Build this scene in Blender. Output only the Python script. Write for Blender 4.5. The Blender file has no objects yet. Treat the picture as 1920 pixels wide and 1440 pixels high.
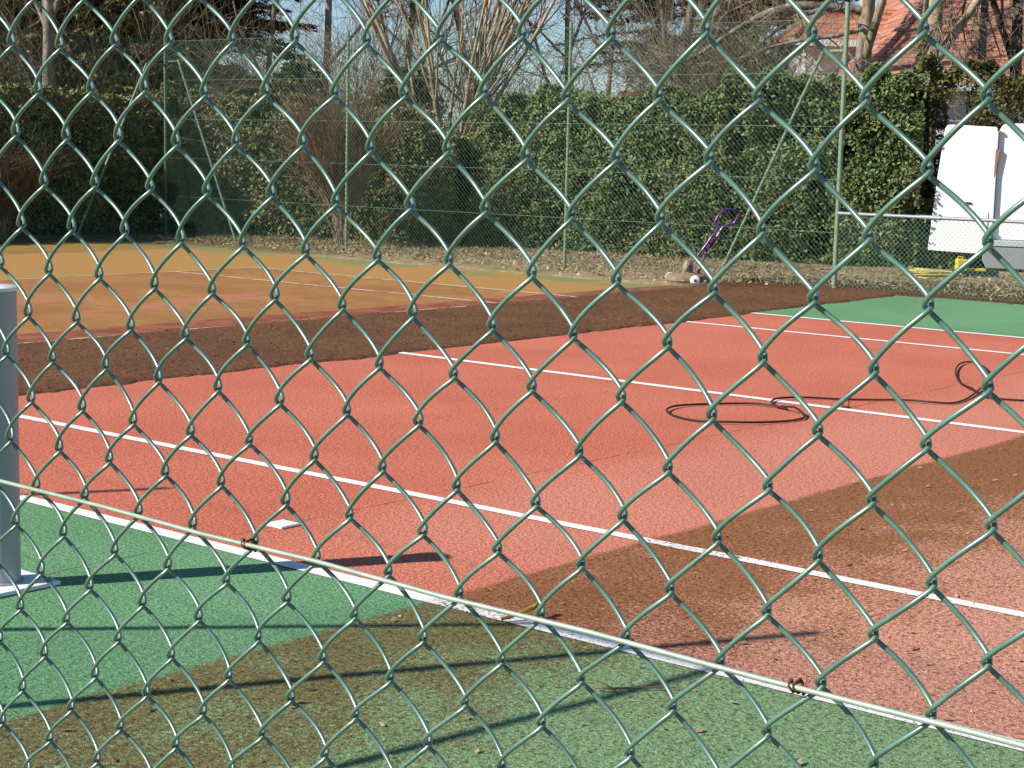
import bpy, math, random
import numpy as np
from mathutils import Vector, Matrix, noise
rng = np.random.default_rng(7)
random.seed(7)
scn = bpy.context.scene
COL = scn.collection

# ---------------------------------------------------------------- camera, sky, sun, exposure
CAM = np.array([-4.567834, -5.420156, 1.657034])
R_ = np.array([0.6367176, -0.7707324, 0.0237101])
U_ = np.array([0.0900069, 0.1048245, 0.9904093])
F_ = np.array([0.7658260, 0.6284770, -0.1361148])
cd = bpy.data.cameras.new('camera')
cam = bpy.data.objects.new('camera', cd); COL.objects.link(cam)
cam.matrix_world = Matrix(((R_[0], U_[0], -F_[0], CAM[0]), (R_[1], U_[1], -F_[1], CAM[1]),
                           (R_[2], U_[2], -F_[2], CAM[2]), (0, 0, 0, 1)))
cd.sensor_width = 36; cd.lens = 3196.07 / 1920 * 36
cd.clip_start = 0.05; cd.clip_end = 3000
scn.camera = cam

SUN_EL = math.radians(33.4)
TOSUN = Vector((-0.871 * math.cos(SUN_EL), 0.491 * math.cos(SUN_EL), math.sin(SUN_EL)))
w = bpy.data.worlds.new('World'); scn.world = w; w.use_nodes = True
wn = w.node_tree; wn.nodes.clear()
sky = wn.nodes.new('ShaderNodeTexSky'); sky.sky_type = 'NISHITA'; sky.sun_disc = False
sky.sun_elevation = SUN_EL; sky.sun_rotation = math.atan2(-0.871, 0.491)
sky.air_density = 1.0; sky.dust_density = 0.0; sky.ozone_density = 4.0; sky.altitude = 800
bg = wn.nodes.new('ShaderNodeBackground'); bg.inputs[1].default_value = 0.08
wo = wn.nodes.new('ShaderNodeOutputWorld')
wn.links.new(sky.outputs[0], bg.inputs[0]); wn.links.new(bg.outputs[0], wo.inputs[0])
sd = bpy.data.lights.new('sun', 'SUN'); sd.energy = 5.0; sd.angle = math.radians(0.53); sd.color = (1.0, 0.95, 0.87)
so = bpy.data.objects.new('sun', sd); COL.objects.link(so)
so.rotation_euler = TOSUN.to_track_quat('Z', 'Y').to_euler()
scn.view_settings.view_transform = 'Standard'; scn.view_settings.look = 'None'
scn.view_settings.exposure = 0.55; scn.view_settings.gamma = 1
scn.render.engine = 'CYCLES'

# ---------------------------------------------------------------- object helpers
def tag(o, label=None, cat=None, group=None, kind=None):
    if label: o['label'] = label
    if cat: o['category'] = cat
    if group: o['group'] = group
    if kind: o['kind'] = kind
    return o

def thing(name, label, cat, loc=(0, 0, 0), group=None, rz=0):
    o = bpy.data.objects.new(name, None); COL.objects.link(o)
    o.location = loc; o.rotation_euler = (0, 0, rz); o.empty_display_size = 0.2
    return tag(o, label, cat, group)

def mk(name, V, F, mat, parent=None, smooth=False, local=False):
    """V (n,3) array; F list of arrays (m,k) or python faces."""
    V = np.asarray(V, np.float32).reshape(-1, 3)
    if parent is not None and not local:       # given in world metres: move into the parent's frame
        L = parent.location; a = -parent.rotation_euler[2]
        V = V - np.array([L[0], L[1], L[2]], np.float32)
        c, s = math.cos(a), math.sin(a)
        V = np.stack([V[:, 0] * c - V[:, 1] * s, V[:, 0] * s + V[:, 1] * c, V[:, 2]], 1)
    me = bpy.data.meshes.new(name)
    if isinstance(F, np.ndarray): F = [F]
    loops = []; starts = []; tot = 0
    for f in F:
        f = np.asarray(f, np.int32)
        if f.ndim == 1: f = f.reshape(1, -1)
        loops.append(f.reshape(-1)); starts.append(tot + np.arange(len(f)) * f.shape[1]); tot += f.size
    loops = np.concatenate(loops).astype(np.int32); starts = np.concatenate(starts).astype(np.int32)
    me.vertices.add(len(V)); me.vertices.foreach_set('co', V.astype(np.float32).ravel())
    me.loops.add(len(loops)); me.loops.foreach_set('vertex_index', loops)
    me.polygons.add(len(starts)); me.polygons.foreach_set('loop_start', starts)
    me.update(calc_edges=True); me.validate()
    me.polygons.foreach_set('use_smooth', np.full(len(me.polygons), smooth))
    me.materials.append(mat)
    o = bpy.data.objects.new(name, me); COL.objects.link(o)
    if parent is not None: o.parent = parent
    return o

class MB:
    def __init__(s): s.V = []; s.F = []; s.n = 0
    def add(s, V, F):
        V = np.asarray(V, float).reshape(-1, 3)
        for f in F:
            f = np.asarray(f, np.int32)
            if f.ndim == 1: f = f.reshape(1, -1)
            s.F.append(f + s.n)
        s.V.append(V); s.n += len(V); return s
    def box(s, c, d, ax=None):
        """centre c, size d, ax = 3 axes rows"""
        c = np.array(c, float); h = np.array(d, float) / 2
        ax = np.eye(3) if ax is None else np.array(ax, float)
        P = np.array([[i, j, k] for i in (-1, 1) for j in (-1, 1) for k in (-1, 1)], float) * h
        s.add(c + P @ ax, [np.array([[0, 1, 3, 2], [4, 6, 7, 5], [0, 4, 5, 1], [2, 3, 7, 6], [0, 2, 6, 4], [1, 5, 7, 3]])])
        return s
    def tube(s, P, r, n=8, closed=False, cap=True):
        P = np.array(P, float); m = len(P); r = np.broadcast_to(np.array(r, float), (m,))
        T = np.gradient(P, axis=0) if not closed else (np.roll(P, -1, 0) - np.roll(P, 1, 0))
        T /= np.linalg.norm(T, axis=1)[:, None] + 1e-12
        a = np.array([0, 0, 1.0]) if abs(T[0][2]) < .9 else np.array([1.0, 0, 0])
        N = np.cross(T[0], a); N /= np.linalg.norm(N); Ns = [N]
        for i in range(1, m):
            N = N - T[i] * (N @ T[i]); N /= np.linalg.norm(N) + 1e-12; Ns.append(N)
        Ns = np.array(Ns); Bs = np.cross(T, Ns)
        th = np.arange(n) / n * 2 * math.pi
        V = P[:, None] + r[:, None, None] * (np.cos(th)[None, :, None] * Ns[:, None] + np.sin(th)[None, :, None] * Bs[:, None])
        i, j = np.meshgrid(np.arange(m if closed else m - 1), np.arange(n), indexing='ij')
        i2 = (i + 1) % m; j2 = (j + 1) % n
        F = [np.stack([i * n + j, i * n + j2, i2 * n + j2, i2 * n + j], -1).reshape(-1, 4)]
        if cap and not closed: F += [np.arange(n)[::-1].copy(), (m - 1) * n + np.arange(n)]
        return s.add(V, F)
    def lathe(s, c, prof, n=24, ax=None):
        """prof: list of (radius, height) revolved about axis ax[2] through c"""
        ax = np.eye(3) if ax is None else np.array(ax, float); c = np.array(c, float)
        th = np.arange(n) / n * 2 * math.pi
        V = []
        for (r, h) in prof: V.append(np.stack([r * np.cos(th), r * np.sin(th), np.full(n, h)], 1))
        V = c + np.concatenate(V) @ ax; m = len(prof)
        i, j = np.meshgrid(np.arange(m - 1), np.arange(n), indexing='ij'); j2 = (j + 1) % n
        F = [np.stack([i * n + j, i * n + j2, (i + 1) * n + j2, (i + 1) * n + j], -1).reshape(-1, 4)]
        if prof[0][0] > 1e-4: F.append(np.arange(n)[::-1].copy())
        if prof[-1][0] > 1e-4: F.append((m - 1) * n + np.arange(n))
        return s.add(V, F)
    def prism(s, pts, ax0, ax1, ax2, o, t):
        """polygon pts (a,b) in plane o+a*ax0+b*ax1, thickness t along ax2"""
        ax0, ax1, ax2, o = map(lambda q: np.array(q, float), (ax0, ax1, ax2, o)); n = len(pts)
        A = np.array([o + a * ax0 + b * ax1 for a, b in pts]); V = np.concatenate([A, A + ax2 * t])
        k = np.arange(n); k2 = (k + 1) % n
        return s.add(V, [np.stack([k, k2, k2 + n, k + n], 1), k[::-1].copy(), k + n])
    def build(s, name, mat, parent=None, smooth=False, local=False):
        return mk(name, np.concatenate(s.V), s.F, mat, parent, smooth, local)

def shade_auto(o, ang=40):
    me = o.data; me.polygons.foreach_set('use_smooth', np.ones(len(me.polygons), bool))
    try: me.set_sharp_from_angle(angle=math.radians(ang))
    except Exception: pass
    return o

def bevel(o, wd=0.01, seg=2):
    m = o.modifiers.new('b', 'BEVEL'); m.width = wd; m.segments = seg; m.limit_method = 'ANGLE'
    return o

# ---------------------------------------------------------------- node helpers
class G:
    def __init__(s, name, rough=0.8, spec=0.3):
        s.m = bpy.data.materials.new(name); s.m.use_nodes = True
        s.nt = s.m.node_tree; s.b = s.nt.nodes['Principled BSDF']
        s.b.inputs['Roughness'].default_value = rough
        s.b.inputs['Specular IOR Level'].default_value = spec
        s.tc = s.nt.nodes.new('ShaderNodeTexCoord'); s.pos = s.tc.outputs['Object']
    def _in(s, sock, v):
        if v is None: return
        if isinstance(v, bpy.types.NodeSocket): s.nt.links.new(v, sock)
        elif isinstance(v, (tuple, list)) and sock.type == 'RGBA' and len(v) == 3: sock.default_value = (*v, 1)
        else: sock.default_value = v
    def math(s, op, a, b=None, c=None, clamp=False):
        n = s.nt.nodes.new('ShaderNodeMath'); n.operation = op; n.use_clamp = clamp
        s._in(n.inputs[0], a); s._in(n.inputs[1], b); s._in(n.inputs[2], c); return n.outputs[0]
    def noise(s, scale, detail=3, rough=0.55, vec=None, dist=0):
        n = s.nt.nodes.new('ShaderNodeTexNoise'); s._in(n.inputs['Vector'], vec or s.pos)
        n.inputs['Scale'].default_value = scale; n.inputs['Detail'].default_value = detail
        n.inputs['Roughness'].default_value = rough; n.inputs['Distortion'].default_value = dist
        return n.outputs['Fac']
    def voro(s, scale, vec=None, feat='F1', out='Distance'):
        n = s.nt.nodes.new('ShaderNodeTexVoronoi'); n.feature = feat; s._in(n.inputs['Vector'], vec or s.pos)
        n.inputs['Scale'].default_value = scale; return n.outputs[out]
    def mix(s, f, a, b, mode='MIX'):
        n = s.nt.nodes.new('ShaderNodeMix'); n.data_type = 'RGBA'; n.blend_type = mode
        s._in(n.inputs[0], f); s._in(n.inputs[6], a); s._in(n.inputs[7], b); return n.outputs[2]
    def ss(s, v, a, b, lo=0.0, hi=1.0):
        n = s.nt.nodes.new('ShaderNodeMapRange'); n.interpolation_type = 'SMOOTHSTEP'
        s._in(n.inputs[0], v); n.inputs[1].default_value = a; n.inputs[2].default_value = b
        n.inputs[3].default_value = lo; n.inputs[4].default_value = hi; return n.outputs[0]
    def xyz(s):
        n = s.nt.nodes.new('ShaderNodeSeparateXYZ'); s.nt.links.new(s.pos, n.inputs[0]); return n.outputs
    def scaled(s, v):
        n = s.nt.nodes.new('ShaderNodeMapping'); s.nt.links.new(s.pos, n.inputs[0]); n.inputs['Scale'].default_value = v
        return n.outputs[0]
    def rand(s):
        return s.nt.nodes.new('ShaderNodeNewGeometry').outputs['Random Per Island']
    def color(s, c): s._in(s.b.inputs['Base Color'], c); return s
    def bump(s, h, strength=0.5, dist=0.01):
        n = s.nt.nodes.new('ShaderNodeBump'); n.inputs['Strength'].default_value = strength
        n.inputs['Distance'].default_value = dist; s._in(n.inputs['Height'], h)
        s.nt.links.new(n.outputs[0], s.b.inputs['Normal']); return s

def simple(name, c, rough=0.6, spec=0.4, var=0.18, scale=14, metal=0, bumpd=0):
    g = G(name, rough, spec); n = g.noise(scale, 4)
    g.color(g.mix(n, tuple(x * (1 - var) for x in c), tuple(min(1, x * (1 + var)) for x in c)))
    g.b.inputs['Metallic'].default_value = metal
    if bumpd: g.bump(g.noise(scale * 4, 4), 0.5, bumpd)
    return g.m

def leafmat(name, cols, rough=0.55, big=0.8, dark=0.6):
    """foliage: colour per leaf plus broad patches of another tone"""
    g = G(name, rough, 0.25); r = g.rand()
    c = g.mix(g.ss(r, 0.0, 0.55), cols[0], cols[1])
    c = g.mix(g.ss(r, 0.6, 1.0), c, cols[2])
    c = g.mix(g.ss(g.noise(big, 3), 0.42, 0.62, 0, dark), c, cols[3])
    g.color(c); return g.m

# ---------------------------------------------------------------- materials of the ground
def court_material():
    g = G('court_paint', 0.85, 0.2); X, Y, Z = g.xyz()
    n1 = g.noise(0.7, 4); n2 = g.noise(3.2, 5, 0.6); n3 = g.noise(26, 4, 0.6); grain = g.noise(72, 4, 0.7); fine = g.noise(220, 2)
    red = g.mix(g.ss(n1, .3, .7), (0.60, 0.168, 0.102), (0.67, 0.210, 0.132))
    grn = g.mix(g.ss(n1, .3, .7), (0.140, 0.325, 0.150), (0.180, 0.375, 0.190))
    inx = g.math('MULTIPLY', g.math('GREATER_THAN', X, 0.0), g.math('LESS_THAN', X, 10.973))
    iny = g.math('LESS_THAN', g.math('ABSOLUTE', Y), 11.885)
    court = g.math('MULTIPLY', inx, iny)
    base = g.mix(court, grn, red)
    clean = base
    # paler, washed strip on the cleaned side of the stain edge
    e1 = g.math('ADD', Y, g.math('MULTIPLY', g.math('SUBTRACT', n2, .5), 0.35))
    pale = g.math('MULTIPLY', g.ss(e1, 0.15, -0.55), g.ss(g.math('ADD', X, g.math('MULTIPLY', n2, .8)), 0.2, 1.6))
    base = g.mix(g.math('MULTIPLY', pale, .42), base, g.mix(court, (0.16, .33, .19), (0.74, 0.33, 0.235)))
    # worn speckle of the porous surface
    base = g.mix(g.ss(g.noise(62, 4, .8), .52, .66, 0, .55), base, g.mix(court, (.035, .11, .05), (.27, .06, .035)))
    # thin drying lines / joints of the slab
    jl = g.math('ABSOLUTE', g.math('ADD', Y, g.math('MULTIPLY', g.math('SUBTRACT', n2, .5), 0.05)))
    joint = g.math('MULTIPLY', g.ss(jl, 0.013, 0.003), g.ss(n2, .42, .55))
    base = g.mix(g.math('MULTIPLY', joint, .55), base, (0.10, .035, .02))
    j2 = g.math('ABSOLUTE', g.math('ADD', g.math('SUBTRACT', Y, 1.55), g.math('MULTIPLY', g.math('SUBTRACT', n2, .5), 0.10)))
    base = g.mix(g.math('MULTIPLY', g.math('MULTIPLY', g.ss(j2, 0.012, 0.003), g.ss(n3, .45, .6)), .4), base, (0.16, .05, .03))
    # near part not yet washed: brown moss film over the paint, thickest beside its edge
    en = g.math('ADD', Y, g.math('ADD', g.math('MULTIPLY', g.math('SUBTRACT', n2, .5), 0.10), g.math('MULTIPLY', g.math('SUBTRACT', n3, .5), .05)))
    dn = g.ss(en, -1.29, -1.345)
    thick = g.math('ADD', g.ss(Y, -3.4, -1.4, 0.0, 0.74), g.math('MULTIPLY', g.math('SUBTRACT', n2, .5), 1.0))
    thick = g.math('ADD', thick, g.ss(X, 2.5, 5.5, 0, .35))
    thick = g.math('ADD', thick, g.math('MULTIPLY', g.math('SUBTRACT', court, 1.0), .12))
    cov = g.ss(g.math('ADD', g.math('MULTIPLY', thick, .55), g.math('MULTIPLY', g.noise(52, 5, .85), 1.5)), .86, 1.08)
    film = g.mix(n3, (0.22, 0.082, 0.026), (0.36, 0.145, 0.048))
    filmg = g.mix(g.ss(n3, .4, .6), (0.150, 0.110, 0.038), (0.210, 0.165, 0.058))
    film = g.mix(court, filmg, film)
    worn = g.mix(g.ss(n3, .35, .7, .1, .5), g.mix(court, (.25, .42, .21), (.72, .35, .245)), g.mix(court, (.18, .26, .105), (.50, .215, .13)))
    near = g.mix(g.math('MULTIPLY', cov, .93), worn, film)
    near = g.mix(g.ss(g.noise(40, 4, .85), .52, .62, 0, .8), near, (.055, .026, .014))
    base = g.mix(dn, base, near)
    # far part, unwashed: ochre moss
    ef = g.math('ADD', Y, g.math('ADD', g.math('MULTIPLY', g.math('SUBTRACT', n2, .5), 0.14), g.math('MULTIPLY', X, .02)))
    m2 = g.noise(0.9, 4, .6, vec=g.scaled((1.0, .6, 1)))
    och = g.mix(g.ss(m2, .35, .65), (0.38, 0.175, 0.062), (0.50, 0.265, 0.095))
    och = g.mix(g.ss(n3, .35, .7, 0, .5), och, (0.32, .14, .04))
    och = g.mix(g.ss(g.noise(5, 5, .7), .40, .62, 0, .55), och, (0.32, .15, .055))
    pk = g.noise(1.0, 4, .6, vec=g.scaled((.45, 1.5, 1)))
    pinkz = g.math('MULTIPLY', g.ss(pk, .50, .60), g.math('MULTIPLY', g.ss(Y, 7.3, 8.4), g.ss(Y, 10.4, 9.4)))
    pinkz = g.math('MULTIPLY', pinkz, g.ss(X, 9.5, 7.5))
    och = g.mix(g.math('MULTIPLY', pinkz, .75), och, (0.52, .20, .12))
    out = g.math('SUBTRACT', 1.0, court)
    olive = g.mix(g.ss(m2, .4, .6), (0.47, .25, .08), (0.43, .26, .085))
    och = g.mix(out, och, olive)
    och = g.mix(g.ss(Y, 15.6, 17.5, 0, .6), och, (0.36, .30, .06))
    gp = g.math('MULTIPLY', g.ss(X, 12.2, 12.9), g.ss(g.noise(1.1, 3), .42, .55))
    och = g.mix(g.math('MULTIPLY', gp, .65), och, (0.14, .27, .12))
    base = g.mix(g.ss(ef, 6.98, 7.12), base, och)
    # rubbed reddish strip between mud and moss
    st = g.math('MULTIPLY', g.ss(ef, 7.12, 7.02), g.ss(ef, 5.9, 6.1))
    base = g.mix(g.math('MULTIPLY', st, .9), base, g.mix(g.ss(n2, .4, .6), (0.20, .065, .035), (0.34, .12, .07)))
    # grain
    base = g.mix(g.ss(grain, .25, .75), g.mix(1.0, base, (.52, .49, .47), 'MULTIPLY'), g.mix(1.0, base, (1.42, 1.42, 1.42), 'MULTIPLY'))
    g.color(base)
    h = g.math('ADD', g.math('MULTIPLY', grain, .6), g.math('ADD', g.math('MULTIPLY', fine, .25), g.math('MULTIPLY', n3, .5)))
    g.bump(h, 1.0, 0.018)
    return g.m

def line_material():
    g = G('line_paint', 0.7, 0.25); X, Y, Z = g.xyz()
    n2 = g.noise(3.2, 5, .6); n3 = g.noise(26, 4, .6); nf = g.noise(70, 4, .7)
    c = g.mix(g.ss(g.noise(30, 4, .6), .3, .7), (.80, .79, .76), (.86, .85, .82))
    c = g.mix(g.ss(nf, .58, .68, 0, .6), c, (.46, .30, .22))
    c = g.mix(g.ss(n3, .60, .68, 0, .45), c, (.60, .45, .36))
    far = g.ss(Y, 6.2, 6.36)
    c = g.mix(g.math('MULTIPLY', far, .80), c, g.mix(g.ss(n3, .4, .6), (.60, .48, .33), (.44, .29, .15)))
    c = g.mix(g.math('MULTIPLY', far, g.ss(n2, .50, .62, 0, .8)), c, (.36, .17, .05))
    nearm = g.ss(g.math('ADD', Y, g.math('MULTIPLY', n2, .1)), -1.22, -1.32)
    c = g.mix(g.math('MULTIPLY', nearm, g.ss(g.math('ADD', nf, g.ss(Y, -2.2, -1.4, 0, .10)), .56, .68, .05, .8)), c, (.20, .12, .06))
    g.color(c); g.bump(g.noise(95, 3, .65), .45, .004)
    return g.m

def mud_material():
    g = G('mud', 0.9, 0.2)
    n = g.noise(38, 5, .7); nn = g.noise(1.2, 3)
    c = g.mix(g.ss(n, .3, .7), (0.060, 0.027, 0.012), (0.31, 0.145, 0.066))
    c = g.mix(g.ss(nn, .4, .6, 0, .35), c, (.11, .045, .025))
    c = g.mix(g.ss(g.noise(90, 3, .7), .62, .72, 0, .8), c, (0.20, .11, .06))
    g.color(c); g.bump(g.math('ADD', n, g.noise(110, 3, .7)), .9, .02)
    return g.m

def verge_material():
    g = G('verge_soil', 0.95, 0.1); X, Y, Z = g.xyz()
    n = g.noise(9, 5, .7); n4 = g.noise(34, 4, .7)
    tan = g.mix(g.ss(n, .3, .7), (0.25, .18, .105), (0.42, .33, .215))
    tan = g.mix(g.ss(g.noise(1.3, 3), .5, .66, 0, .6), tan, (.16, .19, .06))
    tan = g.mix(g.ss(Y, 11.5, 14.5, 0, .75), tan, g.mix(n, (.07, .07, .03), (.22, .18, .09)))
    br = g.mix(g.ss(n4, .35, .65), (0.055, .028, .014), (.17, .095, .05))
    e = g.math('ADD', X, g.math('ADD', g.math('MULTIPLY', n, 1.0), g.math('MULTIPLY', g.math('SUBTRACT', Y, 6.0), .62)))
    m = g.math('MULTIPLY', g.ss(e, 16.6, 16.0), g.ss(Y, 6.9, 6.3))
    g.color(g.mix(m, tan, br)); g.bump(g.math('ADD', n, n4), .8, .04)
    return g.m

def ground_material():
    g = G('meadow', 0.95, 0.1); n = g.noise(1.1, 5, .65)
    g.color(g.mix(g.ss(n, .35, .65), (.10, .11, .04), (.20, .16, .08))); g.bump(g.noise(16, 4), .6, .03)
    return g.m

M = {}
M['court'] = court_material(); M['line'] = line_material(); M['mud'] = mud_material()
M['verge'] = verge_material(); M['ground'] = ground_material()

def wire_material(name, c1, c2, rough, spec):
    g = G(name, rough, spec); n = g.noise(60, 3)
    c = g.mix(g.ss(n, .35, .65), c1, c2)
    c = g.mix(g.ss(g.noise(170, 4, .7), .66, .74, 0, .6), c, (.10, .09, .06))
    g.color(c); g.bump(g.noise(300, 2), .15, .0004)
    c = g.mix(g.ss(g.noise(22, 3, .6), .66, .74, 0, .55), c, (.28, .27, .14)); g.color(c)
    g.b.inputs['Coat Weight'].default_value = .8; g.b.inputs['Coat Roughness'].default_value = .3
    return g.m
M['wire'] = wire_material('green_coated_wire', (.066, .150, .108), (.096, .200, .144), .35, 1.0)
M['tension'] = wire_material('pale_coated_wire', (.25, .33, .25), (.33, .41, .31), .38, .7)
M['rust'] = simple('rusty_wire', (.10, .04, .022), .8, .2, .5, 300)
M['post'] = simple('green_post_paint', (.19, .27, .165), .5, .4, .22, 9)
M['postdark'] = simple('dark_green_post_paint', (.08, .17, .11), .5, .4, .2, 9)
M['farwire'] = simple('far_green_wire', (.13, .23, .165), .5, .3, .1, 5)
M['galv'] = simple('galvanised_steel', (.24, .25, .27), .5, .5, .2, 20, .2)
M['alu'] = simple('aluminium_post', (.34, .37, .39), .45, .5, .06, 6, .25)
M['white_metal'] = simple('white_painted_metal', (.80, .80, .79), .4, .4, .04, 30)
M['white_plastic'] = simple('white_plastic', (.82, .80, .77), .5, .4, .05, 60)
M['rubber'] = simple('black_rubber', (.022, .014, .013), .55, .4, .3, 50)
M['purple'] = simple('purple_painted_tube', (.13, .035, .20), .32, .6, .2, 20)
M['dirty_steel'] = simple('dirty_steel', (.25, .18, .12), .6, .4, .6, 14, .1)
M['dark'] = simple('dark_plastic', (.03, .03, .032), .6, .3, .2, 20)
M['grey'] = simple('grey_plastic', (.22, .23, .24), .55, .4, .15, 8)
M['yellow'] = simple('yellow_plastic', (.75, .55, .04), .45, .4, .1, 15)
M['hoseyellow'] = simple('dull_yellow_hose', (.55, .45, .12), .55, .4, .2, 25)
M['van'] = simple('white_van_paint', (.80, .80, .80), .25, .5, .02, 3)
M['red_brown'] = simple('red_brown_strip', (.30, .13, .075), .4, .4, .15, 9)

# ---------------------------------------------------------------- ground and court
V = np.array([[-600, -600, -.03], [600, -600, -.03], [600, 600, -.03], [-600, 600, -.03]])
tag(mk('ground', V, [np.array([[0, 1, 2, 3]])], M['ground']), kind='structure')
xs = [-3.9, 14.75]; ys = [-18.3, 17.9]
mb = MB(); mb.box(((xs[0] + xs[1]) / 2, (ys[0] + ys[1]) / 2, -.06), (xs[1] - xs[0], ys[1] - ys[0], .12))
tag(mb.build('court_surface', M['court']), kind='structure')

def line(x0, x1, y0, y1):
    mb = MB(); n = max(2, int(max(x1 - x0, y1 - y0) / .12)); H = .004
    if x1 - x0 > y1 - y0:
        t = np.linspace(x0, x1, n); w0 = [noise.noise(Vector((a * 9, y0 * 3, 1))) * .003 for a in t]; w1 = [noise.noise(Vector((a * 9, y1 * 3, 7))) * .003 for a in t]
        A = np.stack([t, y0 + np.array(w0), np.full(n, H)], 1); B = np.stack([t, y1 + np.array(w1), np.full(n, H)], 1)
    else:
        t = np.linspace(y0, y1, n); w0 = [noise.noise(Vector((a * 9, x0 * 3, 1))) * .003 for a in t]; w1 = [noise.noise(Vector((a * 9, x1 * 3, 7))) * .003 for a in t]
        A = np.stack([x1 + np.array(w1), t, np.full(n, H)], 1); B = np.stack([x0 + np.array(w0), t, np.full(n, H)], 1)
    k = np.arange(n - 1); mb.add(np.concatenate([A, B]), [np.stack([k, k + 1, k + 1 + n, k + n], 1)])
    return tag(mb.build('court_line', M['line']), kind='structure')
hw = .042
line(-hw, hw, -11.885, 11.885); line(10.973 - hw, 10.973 + hw, -11.885, 11.885)
line(1.372 - .036, 1.372 + .036, -11.835, 11.835); line(9.601 - .04, 9.601 + .04, -11.835, 11.835)
line(5.486 - .044, 5.486 + .044, -6.37, 6.37)
line(hw, 10.973 - hw, 11.835, 11.885); line(hw, 10.973 - hw, -11.885, -11.835)
line(1.41, 9.56, 6.375, 6.425); line(1.41, 9.56, -6.425, -6.375)

# wet mud band pushed together across the court
def heightfield(name, x0, x1, y0, y1, step, fz, mat):
    nx = int((x1 - x0) / step) + 1; ny = int((y1 - y0) / step) + 1
    X, Y = np.meshgrid(np.linspace(x0, x1, nx), np.linspace(y0, y1, ny), indexing='ij')
    Z = np.array([fz(a, b) for a, b in zip(X.ravel(), Y.ravel())])
    V = np.stack([X.ravel(), Y.ravel(), Z], 1)
    i, j = np.meshgrid(np.arange(nx - 1), np.arange(ny - 1), indexing='ij'); q = i * ny + j
    F = np.stack([q, q + ny, q + ny + 1, q + 1], -1).reshape(-1, 4)
    keep = (Z[F] > -.006).any(1)
    return mk(name, V, [F[keep]], mat, smooth=True)
def mudz(x, y):
    nz = noise.noise
    e0 = 3.98 + .10 * nz(Vector((x * 1.1, 3, 0))) + .05 * nz(Vector((x * 5, 8, 0))) + max(0, x - 9) * .035
    e1 = 6.40 + .06 * nz(Vector((x * 1.3, 13, 0))) + .03 * nz(Vector((x * 6, 18, 0)))
    d = min((y - e0) / .10, (e1 - y) / .22, 1.0)
    if d < 0: return -.02
    r = .022 + .010 * nz(Vector((x * 1.5, y * 1.5, 4))) + .007 * nz(Vector((x * 8, y * 8, 1))) + .012 * nz(Vector((x * 19, y * 19, 2)))
    return r * math.sqrt(max(d, 0)) + .002 if d < 1 else r + .002
tag(heightfield('mud', -3.4, 15.0, 3.75, 6.55, .035, mudz, M['mud']), kind='stuff')
def edge(y):
    t = min(1, max(0, (y - 4.6) / 2.2)); return 14.55 + (13.3 - 14.55) * (t * t * (3 - 2 * t))
def vergez(x, y):
    nz = noise.noise
    e = edge(y) + .14 * nz(Vector((3, y * 1.1, 0))) + .06 * nz(Vector((5, y * 5, 0)))
    d = (x - e) / .25
    if y > 18: d = 1
    if y > 17.0 and x < e: d = (y - 17.75 - .25 * nz(Vector((x * .8, 2, 2)))) / .3
    if d < 0: return -.06
    return min(1, d) * (.018 + .02 * nz(Vector((x * 1.2, y * 1.2, 0))) + .018 * nz(Vector((x * 6, y * 6, 0)))) + .012
tag(heightfield('verge', 2.0, 24.0, -16, 24, .11, vergez, M['verge']), kind='structure')

# ---------------------------------------------------------------- near chain link fence
XF = -3.75; ZA = 1.7267; PV = .0715; SP = .03317; Y0 = -4.5517; WR = .00156; B_ = .0064
def warp(yl, z):
    """lattice position -> fence plane, with the slight lean and sag of the real net"""
    y = yl + .075 * np.tanh((z - ZA) / .8) * .8
    zz = z + .0085 * (yl - Y0) + .0011 * np.sin(yl * 37 + z * 11) + .0008 * np.sin(z * 61 + yl * 19)
    y = y + .0011 * np.sin(z * 33 + yl * 51) + .0007 * np.sin(yl * 90 - z * 20)
    return y, zz
def chain_mesh(m0, m1, steps, sides, ztop, zbot):
    mb_V = []; mb_F = []; n0 = 0
    for m in range(m0, m1):
        ztt = ZA if (m + 1) % 2 == 0 else ZA + PV / 2      # height of a right-hand bend
        kt = math.ceil((ztop - ztt) / PV); z_start = ztt + kt * PV
        turns = int((z_start - zbot) / PV)
        th = np.arange(turns * steps + 1) / steps * 2 * math.pi
        # denser sampling round the hooks
        c = np.cos(th); k = .985
        u = np.arcsin(k * c) / math.asin(k)
        ex = WR * 1.25 / SP
        ul = m + .5 + u * (.5 + ex)
        z = z_start - PV * th / (2 * math.pi)
        y, z = warp(Y0 - ul * SP, z)
        s = np.sin(th); dep = (.30 * np.tanh(4.0 * s) + .78 * s) * B_
        rj = rng.normal(0, .0004)
        P = np.stack([XF - dep + rj, y, z], 1)
        T = np.gradient(P, axis=0); T /= np.linalg.norm(T, axis=1)[:, None]
        A = np.array([1.0, 0.0, 0.0]); N = A - T * (T @ A)[:, None]; 
        N /= np.linalg.norm(N, axis=1)[:, None] + 1e-9; Bn = np.cross(T, N)
        a = np.arange(sides) / sides * 2 * math.pi
        Vv = P[:, None] + WR * (np.cos(a)[None, :, None] * N[:, None] + np.sin(a)[None, :, None] * Bn[:, None])
        L = len(P); i, j = np.meshgrid(np.arange(L - 1), np.arange(sides), indexing='ij'); j2 = (j + 1) % sides
        mb_F.append(np.stack([i * sides + j, i * sides + j2, (i + 1) * sides + j2, (i + 1) * sides + j], -1).reshape(-1, 4) + n0)
        mb_V.append(Vv.reshape(-1, 3)); n0 += Vv.shape[0] * Vv.shape[1]
    return np.concatenate(mb_V), np.concatenate(mb_F)
TOP = 3.27
fence = thing('chain_link_fence', 'green coated chain link fence close to the camera, its diamonds crossing the whole picture', 'fence', (XF, -5.42, 0))
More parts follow.
